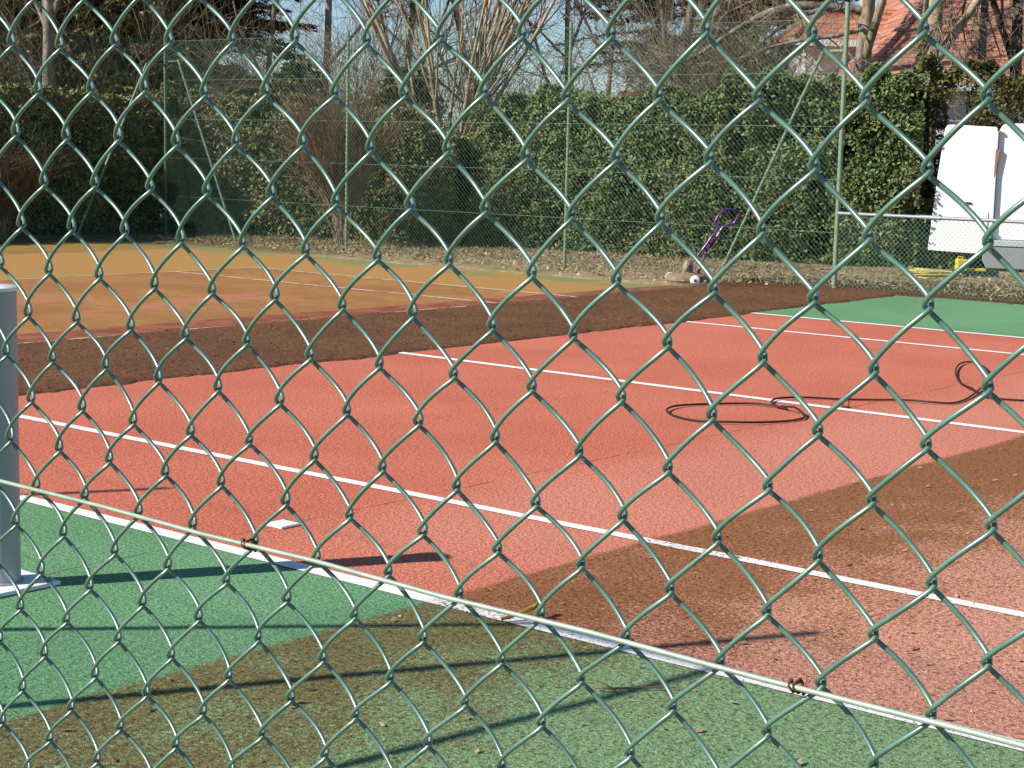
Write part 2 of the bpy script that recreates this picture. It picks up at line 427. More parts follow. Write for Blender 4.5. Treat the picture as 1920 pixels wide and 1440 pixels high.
ma = int(round((Y0 + 3.55) / SP)); mbb = int(round((Y0 + 5.85) / SP))
for (a, b, st, sd_) in ((-160, ma, 10, 3), (ma, mbb, 30, 7), (mbb, 150, 10, 3)):
    Vv, Ff = chain_mesh(a, b, st, sd_, TOP - .02, .03)
    if a == -160: V_all = [Vv]; F_all = [Ff]; nn_ = len(Vv)
    else: V_all.append(Vv); F_all.append(Ff + nn_); nn_ += len(Vv)
mk('wire_mesh', np.concatenate(V_all), [np.concatenate(F_all)], M['wire'], fence, True)
xw = XF - B_ - WR - .0022
yy = np.linspace(-9.6, 7.0, 140)
for zt in (.12, 1.371, 2.35, TOP - .03):
    zz = zt + .0105 * (yy + 4.515) * (1 if zt == 1.371 else 0) + .0009 * np.sin(yy * 23)
    mb = MB(); mb.tube(np.stack([np.full(140, xw), yy, zz], 1), .00170, 10)
    mb.build('tension_wire', M['tension'], fence, True)
def tie(y):
    z = 1.371 + .0105 * (y + 4.515) - .0005
    mb = MB(); t = np.linspace(0, 2 * math.pi * 1.6, 26)
    P = np.stack([xw + .0040 + .0052 * np.cos(t + 2.2), y + .0030 - .0018 * t / 4 + .001 * np.sin(3 * t), z + .0034 * np.sin(t + 2.2)], 1)
    mb.tube(P, .0011, 7)
    e = P[-1]; mb.tube([e, e + (-.001, .001, -.003), e + (-.001, .002, -.005)], [.0010, .0012, .0009], 7)
    e = P[0]; mb.tube([e, e + (-.001, -.0005, .001), e + (-.001, .001, .0015)], [.0010, .0010, .0008], 7)
    mb.build('wire_tie', M['rust'], fence, True)
tie(-4.5135); tie(-4.9655)
PH = 3.29
def tube2(p, q, r, mat, name, parent, n=12):
    mb = MB(); mb.tube([p, q], r, n); return shade_auto(mb.build(name, mat, parent))
for y in (-7.22, -3.67, -.12, 3.43, 6.98):
    tube2((XF + .034, y, 0), (XF + .034, y, PH), .026, M['post'], 'post', fence)
for s in (1, -1):   # braces of the mid post
    ya = -.06 + s * .37
    tube2((XF + .034, -.12 + s * .026, 2.84), (XF + .034, ya, 2.84), .021, M['post'], 'crossbar', fence)
    tube2((XF + .034, ya, 2.84), (XF + .034, ya + s * 1.45, 0), .021, M['post'], 'brace', fence)

# ---------------------------------------------------------------- net post, anchors and the hose
np_ = thing('net_post', 'grey round net post with white cap and square foot plate at the left edge', 'post', (-.975, -.028, 0))
mb = MB(); mb.lathe((-.975, -.028, .016), [(.084, 0), (.084, .006), (.072, .009), (.072, 1.09)], 40); shade_auto(mb.build('pole', M['alu'], np_))
mb = MB(); mb.lathe((-.975, -.028, 1.105), [(.077, 0), (.080, .003), (.080, .012), (.072, .018), (.0, .023)], 40); shade_auto(mb.build('cap', M['white_metal'], np_))
mb = MB(); mb.box((-.972, -.028, .009), (.31, .30, .016)); bevel(mb.build('foot_plate', M['white_metal'], np_), .003)
for sx in (-1, 1):
    for sy in (-1, 1):
        mb = MB(); mb.lathe((-.972 + sx * .125, -.028 + sy * .12, .0165), [(.011, 0), (.011, .009), (.004, .010), (.004, .016), (0, .016)], 6); mb.build('bolt', M['galv'], np_)
if True:
    p2 = thing('net_post', 'far net post beyond the right edge of the picture', 'post', (10.973 + .955, .05, 0))
    mb = MB(); mb.lathe((11.928, .05, .016), [(.0545, 0), (.0545, 1.09)], 32); shade_auto(mb.build('pole', M['alu'], p2))
    mb = MB(); mb.lathe((11.928, .05, 1.105), [(.059, 0), (.061, .012), (0, .022)], 32); shade_auto(mb.build('cap', M['white_metal'], p2))
    mb = MB(); mb.box((11.928, .05, .009), (.275, .275, .016)); mb.build('foot_plate', M['white_metal'], p2)

mb = MB(); ca = .058
pts = [(-ca, -ca), (ca, -ca), (ca, ca), (-ca, ca)]
mb.prism(pts, (1, 0, 0), (0, 1, 0), (0, 0, 1), (.462, -.008, .0), .012)
cov = mb.build('socket_cover', M['white_plastic']); bevel(cov, .006, 3)
tag(cov, 'small white square cover plate lying on the red court inside the nearest line', 'cover')
mb = MB(); t = np.linspace(0, 2 * math.pi, 24, endpoint=False)
mb.tube(np.stack([5.575 + .6367 * .023 * np.cos(t), .012 - .7707 * .023 * np.cos(t), .030 + .023 * np.sin(t)], 1), .0042, 8, closed=True)
ring = thing('anchor_ring', 'small rusty net anchor ring standing up from the centre line of the court', 'ring', (5.575, .012, 0))
shade_auto(mb.build('ring', M['rust'], ring))
mb = MB(); mb.lathe((5.575, .012, 0), [(.03, .0), (.03, .008), (.012, .012), (0, .012)], 14); mb.build('base_plate', M['rust'], ring)

def catmull(P, n=8, closed=False):
    P = [np.array(p, float) for p in P]; out = []
    Q = [P[0]] + P + [P[-1]]
    for i in range(1, len(Q) - 2):
        for k in range(n):
            t = k / n; a, b, c, d = Q[i - 1], Q[i], Q[i + 1], Q[i + 2]
            out.append(.5 * ((2 * b) + (-a + c) * t + (2 * a - 5 * b + 4 * c - d) * t * t + (-a + 3 * b - 3 * c + d) * t ** 3))
    out.append(P[-1]); return np.array(out)
def gp(px, py, z=0.0):
    """ground point seen at a photo pixel"""
    d = F_ + R_ * (px - 960) / 3196.07 + U_ * (720 - py) / 3196.07
    k = (z - CAM[2]) / d[2]; return CAM + k * d
HZ = .010
hose_px = [(1476, 768), (1440, 761), (1395, 757.5), (1340, 757), (1290, 759.5), (1262, 764), (1250, 771), (1262, 779), (1300, 788), (1350, 792.5),
           (1410, 794), (1462, 791), (1500, 786), (1508, 781.5), (1495, 775), (1470, 767), (1452, 759), (1447, 753), (1462, 748.5), (1510, 746.5),
           (1570, 748), (1640, 750), (1700, 752), (1750, 756), (1785, 756), (1812, 748), (1836, 732), (1853, 712), (1850, 693), (1832, 681), (1812, 679.5),
           (1797, 686), (1792, 700), (1799, 716), (1814, 730), (1832, 741), (1862, 747.5), (1900, 750), (1960, 752), (2050, 758), (2160, 775)]
P = catmull([gp(a, b, HZ) for a, b in hose_px], 7)
P[:, 2] = HZ + .004 * (1 + np.sin(np.arange(len(P)) * .21))
for i0 in (14 * 7 + 2, 35 * 7 - 4):   # passes over itself
    for k in range(-7, 8):
        if 0 <= i0 + k < len(P): P[i0 + k, 2] += .026 * (1 - abs(k) / 8) ** .7
mb = MB(); mb.tube(P, .0070, 10)
tag(shade_auto(mb.build('hose', M['rubber'])), 'thin black rubber hose looped across the centre line of the red court', 'hose')

# ---------------------------------------------------------------- far fences
def straight_net(mb, p0, p1, z0, z1, pitch, r):
    p0 = np.array(p0, float); p1 = np.array(p1, float); L = np.linalg.norm(p1 - p0); d = (p1 - p0) / L; nrm = np.array([-d[1], d[0]])
    H = z1 - z0; VV = []; 
    for sgn in (1, -1):
        s = np.arange(-H, L + H, pitch)
        a = s; b = s + sgn * H
        if True:
            # clip to [0,L]
            t0 = np.where(sgn > 0, np.maximum(0, -a / H), np.maximum(0, (a - L) / H)); t1 = np.where(sgn > 0, np.minimum(1, (L - a) / H), np.minimum(1, a / H))
            ok = t1 > t0 + 1e-3; a = a[ok]; t0 = t0[ok]; t1 = t1[ok]
        s0 = a + sgn * H * t0; s1 = a + sgn * H * t1
        q0 = np.stack([p0[0] + d[0] * s0 + nrm[0] * sgn * r, p0[1] + d[1] * s0 + nrm[1] * sgn * r, z0 + H * t0], 1)
        q1 = np.stack([p0[0] + d[0] * s1 + nrm[0] * sgn * r, p0[1] + d[1] * s1 + nrm[1] * sgn * r, z0 + H * t1], 1)
        T = q1 - q0; T /= np.linalg.norm(T, axis=1)[:, None]
        N = np.array([nrm[0], nrm[1], 0.0]); N = np.broadcast_to(N, T.shape); Bn = np.cross(T, N)
        rings = []
        for q in (q0, q1):
            for k in range(3):
                an = k * 2 * math.pi / 3; rings.append(q + r * (math.cos(an) * N + math.sin(an) * Bn))
        V = np.stack(rings, 1); n = len(V); b_ = np.arange(n) * 6
        F = np.concatenate([np.stack([b_ + k, b_ + (k + 1) % 3, b_ + 3 + (k + 1) % 3, b_ + 3 + k], 1) for k in range(3)])
        mb.add(V.reshape(-1, 3), [F])
XB = 14.6
ff = thing('chain_link_fence', 'tall green chain link fence with thin posts along the far side of the court', 'fence', (XB, 11.6, 0))
mb = MB(); straight_net(mb, (XB, 5.1), (XB, 18.17), .03, 3.36, .0707, .0021); mb.build('wire_mesh', M['farwire'], ff)
for z in (.06, .72, 1.38, 2.04, 2.7, 3.36):
    tube2((XB - .006, 5.1, z), (XB - .006, 18.17, z), .0026, M['farwire'], 'tension_wire', ff, 5)
for y in (5.11, 9.42, 13.80):
    tube2((XB + .03, y, 0), (XB + .03, y, 3.44 if y > 6 else 3.56), .024 if y > 6 else .030, M['post'], 'post', ff)
tube2((XB + .03, 5.14, 2.97), (XB + .03, 5.42, 2.97), .021, M['post'], 'crossbar', ff)
tube2((XB + .03, 5.42, 2.97), (XB + .03, 6.86, 0), .021, M['post'], 'brace', ff)
ef = thing('chain_link_fence', 'tall dark green chain link fence behind the mossy end of the court, upper left', 'fence', (8, 18.17, 0))
mb = MB(); straight_net(mb, (0, 18.17), (XB, 18.17), .03, 3.36, .0707, .0021); mb.build('wire_mesh', M['farwire'], ef)
for z in (.06, .72, 1.38, 2.04, 2.7, 3.36):
    tube2((0, 18.164, z), (XB, 18.164, z), .0026, M['farwire'], 'tension_wire', ef, 5)
for x in (2.2, 6.4, 10.6, XB):
    tube2((x, 18.20, 0), (x, 18.20, 3.44), .026, M['postdark'], 'post', ef)
tube2((XB - .02, 18.20, 2.96), (14.2, 18.20, 2.96), .02, M['postdark'], 'crossbar', ef)
tube2((14.2, 18.20, 2.96), (12.7, 18.20, 0), .02, M['post'], 'brace', ef)
tube2((XB + .03, 18.17, 3.02), (XB + .03, 17.9, 3.02), .02, M['postdark'], 'crossbar', ef)
tube2((XB + .03, 17.9, 3.05), (XB + .03, 16.40, 0), .02, M['post'], 'brace', ef)
lf = thing('chain_link_fence', 'low chain link fence with a grey top rail in front of the white van', 'fence', (XB, 2, 0))
mb = MB(); straight_net(mb, (XB + .01, 5.06), (XB + .01, -14), .03, .955, .062, .0021); mb.build('wire_mesh', M['postdark'], lf)
tube2((XB, 5.08, .965), (XB, -14, .965), .022, M['galv'], 'top_rail', lf)
for y in (-1.4, -7.8, -13.9): tube2((XB + .03, y, 0), (XB + .03, y, .95), .024, M['galv'], 'post', lf)
mb = MB()
yj = 3.83
mb.tube([(XB, yj - .14, .965), (XB, yj + .14, .965)], .029, 12); mb.tube([(XB - .01, yj + .06, .965), (XB - .012, yj + .062, .90)], .012, 6)
shade_auto(mb.build('rail_coupling', M['galv'], lf))

# ---------------------------------------------------------------- frame of reference for things facing the camera side
RA = np.array([.637, -.771, 0]); DA = np.array([.771, .637, 0]); ZU = np.array([0, 0, 1.0])
def at(px, dep, z=0.0):
    d = F_ + R_ * (px - 960) / 3196.07 + U_ * (720 - 281) / 3196.07
    p = CAM + d * dep; return np.array([p[0], p[1], z])
def zpx(py, dep, px=960):
    hy = 282 + (px - 960) * .024; return CAM[2] + (hy - py) / 3196.07 * dep

# van with its rear door swung open
Q = np.array([19.72, 5.30, 0])
VR = np.array([.35, -.937, 0]) * 1.04; VD = np.array([.937, .35, 0])
van = thing('van', 'white van standing with a rear door open behind the low fence at the right edge', 'van', tuple(Q))
def pt(u, d, z): return Q + VR * u + VD * d + ZU * z
mb = MB()
mb.prism([(0.0, .42), (1.86, .42), (1.88, 1.1), (1.84, 1.9), (1.78, 2.13), (1.66, 2.22), (.12, 2.22), (.04, 2.19), (.01, 2.10), (0.0, 1.1)], VR, ZU, VD, pt(0, .06, 0), 4.6)
body = mb.build('body', M['van'], van); bevel(body, .05, 3)
# open door: rounded top corner, tapered
dp = [(-.885, .33), (-.875, .30), (-.01, .27), (.008, .30), (.010, 1.5), (.010, 2.08), (-.005, 2.14), (-.03, 2.16), (-.66, 2.185), (-.71, 2.17), (-.735, 2.12), (-.815, 1.3)]
mb = MB(); mb.prism(dp, VR, ZU, VD, pt(0, -.06, 0), .055); door = mb.build('rear_door', M['van'], van); bevel(door, .012, 3)
h = MB(); h.box(pt(-.36, -.072, 1.03), (.10, .022, .026), [VR, VD, ZU])
ho = h.build('handle', M['dark'], van)
# second (closed) door on the body rear
mb = MB(); mb.prism([(.012, .50), (.90, .50), (.90, 2.165), (.09, 2.165), (.035, 2.15), (.014, 2.09), (.012, 1.1)], VR, ZU, VD, pt(0, .02, 0), .035)
bevel(mb.build('rear_door', M['van'], van), .01)
mb = MB(); mb.prism([(.93, .50), (1.80, .50), (1.83, 1.1), (1.80, 1.9), (1.74, 2.12), (1.66, 2.165), (.93, 2.165)], VR, ZU, VD, pt(0, .02, 0), .035)
bevel(mb.build('rear_door', M['van'], van), .01)
mb = MB(); mb.prism([(-.022, 1.42), (-.014, 1.42), (.045, 1.84), (-.016, 1.84)], VR, ZU, VD, pt(0, -.066, 0), .04); mb.build('gap_strip', M['red_brown'], van)  # added strip in place of the brown slit seen between door and body
mb = MB(); mb.prism([(-.075, .53), (-.06, .53), (-.055, .88), (-.062, .92), (-.07, .80)], VR, ZU, VD, pt(.0, -.066, 0), .006); mb.build('door_seal', M['red_brown'], van)
for zc in (2.12, .62):
    mb = MB(); mb.box(pt(.004, -.055, zc), (.03, .05, .035), [VR, VD, ZU]); mb.build('hinge', M['dark'], van)
mb = MB(); mb.prism([(-.11, .20), (-.05, .07), (1.95, .07), (2.0, .2), (2.0, .40), (-.11, .40)], VR, ZU, VD, pt(0, -.15, 0), .2); bevel(mb.build('bumper', M['grey'], van), .02, 3)
mb = MB(); mb.box(pt(.93, -.06, .45), (2.06, .22, .085), [VR, VD, ZU]); bevel(mb.build('step', simple('pale_grey_plastic', (.40, .41, .42), .5), van), .01)
for u in (.12, 1.76):
    for d in (1.1, 3.9):
        wh = MB(); wh.lathe(pt(u - .1, d, .32), [(.0, 0), (.2, 0), (.30, .01), (.325, .04), (.325, .18), (.30, .21), (.2, .22), (0, .22)], 28, [ZU, VD, VR]); wo_ = wh.build('wheel', M['rubber'], van, True)
# canister, crate, yellow hose
c0 = np.array([18.17, 5.02, .105])
can = thing('canister', 'small yellow plastic canister standing behind the low fence beside the dark tray', 'canister', (18.17, 5.02, .0))
mb = MB(); mb.box(c0 + (0, 0, .115 + .0), (.155, .14, .23), [RA, DA, ZU]); bevel(mb.build('body', M['yellow'], can), .018, 3)
mb = MB(); mb.lathe(c0 + RA * .04 + (0, 0, .23), [(.02, 0), (.02, .03), (0, .03)], 12); mb.build('cap', M['dark'], can)
mb = MB(); mb.tube([c0 + RA * -.06 + (0, 0, .225), c0 + RA * -.05 + (0, 0, .262), c0 + RA * .01 + (0, 0, .262), c0 + RA * .012 + (0, 0, .225)], .009, 8); mb.build('handle', M['yellow'], can)
tc = at(1842, 24.0); 
tray = thing('tool_tray', 'flat dark grey tray under the yellow canister in front of the van', 'tray', (tc[0], tc[1], 0))
mb = MB()
mb.box(tc + (0, 0, .025), (.56, .30, .03), [RA, DA, ZU])
for (u, d, sx, sy) in ((0, -.155, .58, .02), (0, .155, .58, .02), (-.285, 0, .02, .29), (.285, 0, .02, .29)):
    mb.box(tc + RA * u + DA * d + (0, 0, .065), (sx, sy, .10), [RA, DA, ZU])
bevel(mb.build('tray', M['dark'], tray), .004)
can.location = tuple(tc - RA * .20 + np.array([0, 0, -.063])); 
mb = MB(); mb.box(tc + RA * .03 + DA * .04 + (0, 0, .105), (.26, .12, .07), [RA, DA, ZU])
tb = mb.build('tool_case', M['yellow']); bevel(tb, .012); tag(tb, 'low yellow case lying in the dark grey tray right of the canister', 'case')
mb = MB()
P = []
for k in range(420):
    a = k * .235; r = .17 + .09 * math.sin(k * .071) + .03 * math.sin(k * .31)
    b = RA * (math.cos(a) * r * 1.35 + .05 * math.sin(k * .05)) + DA * (math.sin(a) * r) ; P.append(np.array([17.45, 5.17, .03]) + b + ZU * (.045 + .05 * math.sin(k * .043) + .03 * math.sin(k * .19)))
mb.tube(P, .014, 7)
tag(shade_auto(mb.build('hose', M['hoseyellow'])), 'yellow hose coiled in a loose heap on the leaf strewn verge', 'hose')

# rotary cleaning machine
mo = np.array([13.865, 6.82, 0.0])
mach = thing('surface_cleaner', 'round deck cleaning machine with a leaning purple tube handle beside the far fence brace', 'cleaning machine', tuple(mo))
def mp(u, d, z): return mo + RA * u + DA * d + ZU * z
mb = MB(); mb.lathe(mp(0, 0, .03), [(.25, 0), (.27, .01), (.275, .03), (.27, .075), (.25, .092), (.10, .105), (.06, .115), (0, .115)], 40)
shade_auto(mb.build('deck', M['dirty_steel'], mach))
for (u, d) in ((.07, -.29), (.26, .15), (-.20, .21)):
    mb = MB(); mb.lathe(mp(u, d - .015, .062), [(.0, 0), (.045, 0), (.062, .008), (.062, .032), (.045, .04), (0, .04)], 18, [ZU, RA, DA])
    whl = shade_auto(mb.build('wheel', M['white_plastic'], mach))
    mb = MB(); mb.lathe(mp(u, d - .022, .062), [(.0, 0), (.018, 0), (.018, .01), (0, .01)], 12, [ZU, RA, DA]); mb.build('hub', M['dark'], mach)
mb = MB(); mb.lathe(mp(.0, 0, .14), [(.07, 0), (.075, .05), (.05, .14), (.03, .16), (0, .16)], 20); shade_auto(mb.build('swivel', M['dirty_steel'], mach))
def S(px, py):      # position in the plane of the handle
    return ((px - 1290) / 153.0, (536 - py) / 153.0)
def hpath(L, dd): return [mp(S(a, b)[0], dd if not isinstance(dd, (list, tuple)) else dd[i], S(a, b)[1]) for i, (a, b) in enumerate(L)]
mb = MB()
mb.tube(catmull(hpath([(1283, 510), (1292, 498), (1303, 484), (1316, 466), (1330, 445), (1341, 428), (1341, 420), (1337, 413), (1345, 398), (1354, 390)], [-.05, -.1, -.15, -.17, -.17, -.17, -.17, -.17, -.16, -.12]), 5), .014, 9)
shade_auto(mb.build('handle_tube', M['purple'], mach))
mb = MB()
mb.tube(catmull(hpath([(1312, 512), (1320, 494), (1327, 474), (1335, 458), (1349, 440), (1357, 426), (1368, 419), (1380, 415), (1387, 402), (1391, 395)], [.12, .12, .12, .12, .12, .12, .12, .12, .1, .08]), 5), .014, 9)
shade_auto(mb.build('handle_tube', M['purple'], mach))
mb = MB(); mb.tube(catmull(hpath([(1354, 390), (1366, 388), (1380, 390), (1391, 395)], [-.12, -.05, .03, .08]), 5), .014, 9)
mb.tube(hpath([(1350, 397), (1361, 402)], [-.12, -.10]), .008, 8)
shade_auto(mb.build('grip_bar', M['purple'], mach))
mb = MB()
for (a, b, c_, d_) in ((1318, 464, 1331, 467), (1325, 453, 1338, 456), (1331, 443, 1347, 444), (1312, 474, 1326, 479)):
    mb.tube(hpath([(a, b), (c_, d_)], [-.17, .12]), .012, 8)
shade_auto(mb.build('rung', M['purple'], mach))
mb = MB(); 
cc = []
for k in range(90):
    a = k * .42; base_ = mp(S(1326 + k * .12, 468 - k * .22)[0], 0, S(1326 + k * .12, 468 - k * .22)[1])
    cc.append(base_ + RA * .06 * math.cos(a) + DA * .11 * math.sin(a) + ZU * (.03 * math.cos(a)))
mb.tube(cc, .009, 6); shade_auto(mb.build('coiled_lance_hose', simple('dark_purple_hose', (.06, .02, .07), .5), mach))
mb = MB(); mb.tube(catmull(hpath([(1337, 466), (1352, 452), (1370, 438), (1383, 420)], [.0, .02, .06, .1]), 4), .006, 6); mb.build('lever_cable', M['dark'], mach)
mb = MB(); mb.tube(hpath([(1284, 514), (1290, 500)], [-.03, -.08]), .03, 10); mb.build('handle_socket', M['dirty_steel'], mach); mb = MB(); mb.tube(hpath([(1313, 516), (1318, 500)], [.1, .12]), .018, 10); mb.build('handle_socket', M['dirty_steel'], mach)

# ---------------------------------------------------------------- foliage and trees
def leaf_quads(P, size, aspect=.5, up=None, jit=.5, dirs=None):
    n = len(P); size = np.broadcast_to(size, (n,)) * rng.uniform(1 - jit, 1 + jit, n)
    a = rng.normal(size=(n, 3)) if dirs is None else dirs + rng.normal(size=(n, 3)) * .35
    a /= np.linalg.norm(a, axis=1)[:, None]
    b = rng.normal(size=(n, 3))
    if up is not None: b = b * .75 + np.array(up)          # leaf normal leans this way
    nrm = b / np.linalg.norm(b, axis=1)[:, None]
    a = a - nrm * (a * nrm).sum(1)[:, None]; a /= np.linalg.norm(a, axis=1)[:, None] + 1e-9
    c = np.cross(nrm, a)
    L = size[:, None] * a * .5; Wd = size[:, None] * c * aspect * .5
    V = np.stack([P - L, P + Wd - L * .1, P + L, P - Wd - L * .1], 1).reshape(-1, 3)
    return V, np.arange(n * 4).reshape(-1, 4)

def segs_mesh(S4, sides=5):
    """list of (p0,p1,r0,r1) -> tapered prisms"""
    p0 = np.array([s[0] for s in S4]); p1 = np.array([s[1] for s in S4]); r0 = np.array([s[2] for s in S4]); r1 = np.array([s[3] for s in S4])
    T = p1 - p0; T /= np.linalg.norm(T, axis=1)[:, None] + 1e-9
    A = np.where(np.abs(T[:, 2:3]) < .9, np.array([[0, 0, 1.0]]), np.array([[1.0, 0, 0]]))
    N = np.cross(T, A); N /= np.linalg.norm(N, axis=1)[:, None]; Bn = np.cross(T, N)
    th = np.arange(sides) / sides * 2 * math.pi
    ring = np.cos(th)[None, :, None] * N[:, None] + np.sin(th)[None, :, None] * Bn[:, None]
    V = np.concatenate([p0[:, None] + r0[:, None, None] * ring, p1[:, None] + r1[:, None, None] * ring], 1)
    n = len(S4); b = np.arange(n)[:, None] * (2 * sides); k = np.arange(sides)[None]; k2 = (k + 1) % sides
    F = np.stack([b + k, b + k2, b + sides + k2, b + sides + k], -1).reshape(-1, 4)
    return V.reshape(-1, 3), F

def grow(segs, p, d, r, L, lvl, maxl, rs, droop=0.0, spread=.6, wig=.12, nb=3):
    n = max(3, int(5 - lvl * .5)); pts = [p]
    for i in range(n):
        d = d + np.array([rs.normal(0, wig), rs.normal(0, wig), rs.normal(0, wig) - droop * (lvl > 0)]); d = d / np.linalg.norm(d)
        q = p + d * L / n; ra = r * (1 - .55 * i / n); rb = r * (1 - .55 * (i + 1) / n)
        segs.append((p, q, ra, rb)); 
        if lvl < maxl and (lvl > 0 or i >= 1):
            for _ in range(nb if rs.random() < .8 else nb - 1):
                ax = rs.normal(size=3); ax -= d * (ax @ d); ax /= np.linalg.norm(ax)
                nd = d * math.cos(spread) + ax * math.sin(spread); nd = nd * (1) + np.array([0, 0, .12]); nd /= np.linalg.norm(nd)
                grow(segs, q, nd, rb * rs.uniform(.42, .62), L * rs.uniform(.45, .72), lvl + 1, maxl, rs, droop, spread, wig, nb)
        p = q

def bark(name, c1, c2, sc=9):
    g = G(name, .9, .15); n = g.noise(sc, 5, .65, vec=g.scaled((1, 1, .25))); m = g.noise(1.6, 4)
    c = g.mix(g.ss(n, .35, .65), c1, c2); c = g.mix(g.ss(m, .5, .65, 0, .45), c, (.10, .12, .05))
    g.color(c); g.bump(n, .8, .02); return g.m
M['bark_pale'] = bark('pale_bark', (.22, .16, .10), (.46, .37, .26))
M['bark_grey'] = bark('grey_bark', (.14, .12, .10), (.34, .29, .24))
M['bark_dark'] = bark('dark_bark', (.025, .02, .018), (.08, .06, .05))
M['twig'] = bark('brown_twigs', (.10, .066, .040), (.25, .175, .11), 3)
M['twig_red'] = bark('reddish_twigs', (.15, .085, .055), (.30, .19, .13), 3)
M['twig_grey'] = bark('grey_twigs', (.15, .115, .08), (.33, .27, .19), 3)

def bare_tree(label, base, height, r, seed, mats=('bark_grey', 'twig'), stems=1, lean=(0, 0), maxl=4, spread=.6, nb=3, thick=.02, wig=.10, droop=0.0, fan=.35, group='bare trees behind the hedge', name='bare_tree', cat='tree'):
    rs = np.random.default_rng(seed); segs = []
    for s in range(stems):
        a = rs.uniform(0, 2 * math.pi) if stems > 1 else 0; f = fan * rs.uniform(.4, 1) if stems > 1 else 0
        if stems > 1: d = np.array([RA[0] * math.cos(a) * f + DA[0] * math.sin(a) * f * .5, RA[1] * math.cos(a) * f + DA[1] * math.sin(a) * f * .5, 1.0])
        else: d = np.array([lean[0], lean[1], 1.0])
        d /= np.linalg.norm(d)
        grow(segs, np.array(base, float) + np.array([math.cos(a), math.sin(a), 0]) * (.08 if stems > 1 else 0), d, r * (rs.uniform(.6, 1) if stems > 1 else 1), height * (rs.uniform(.75, 1) if stems > 1 else 1), 0, maxl, rs, droop, spread, wig, nb)
    thick = min(thick, r * .55); big = [s for s in segs if s[2] > thick]; small = [s for s in segs if s[2] <= thick]
    t = thing(name, label, cat, tuple(base), group)
    V, F = segs_mesh(big, 8); mk('trunk', V, [F], M[mats[0]], t, True)
    if small:
        small = [(a, b, max(c, .0035), max(d, .0028)) for a, b, c, d in small]
        V, F = segs_mesh(small, 3); mk('crown', V, [F], M[mats[1]], t, False)
    return t

M['hedge_green'] = leafmat('hedge_leaves', [(.070, .112, .036), (.130, .182, .062), (.205, .235, .092), (.145, .148, .055)])
M['hedge_olive'] = leafmat('olive_hedge_leaves', [(.055, .068, .018), (.115, .115, .03), (.19, .165, .05), (.105, .085, .03)])
M['hedge_dark'] = leafmat('dark_hedge_leaves', [(.08, .11, .04), (.16, .17, .065), (.28, .26, .10), (.18, .15, .065)])
M['olive'] = leafmat('olive_foliage', [(.12, .14, .045), (.21, .22, .07), (.32, .29, .11), (.20, .16, .06)])
M['spruce'] = leafmat('spruce_needles', [(.008, .016, .012), (.018, .03, .02), (.035, .05, .03), (.015, .02, .015)])
M['brown_leaf'] = leafmat('brown_dry_leaves', [(.12, .07, .025), (.20, .12, .04), (.30, .17, .06), (.10, .08, .03)])
M['core'] = simple('hedge_dark_core', (.018, .018, .010), .95, .1, .4, 4)  # near-black: shade deep between the leaves put into the colour

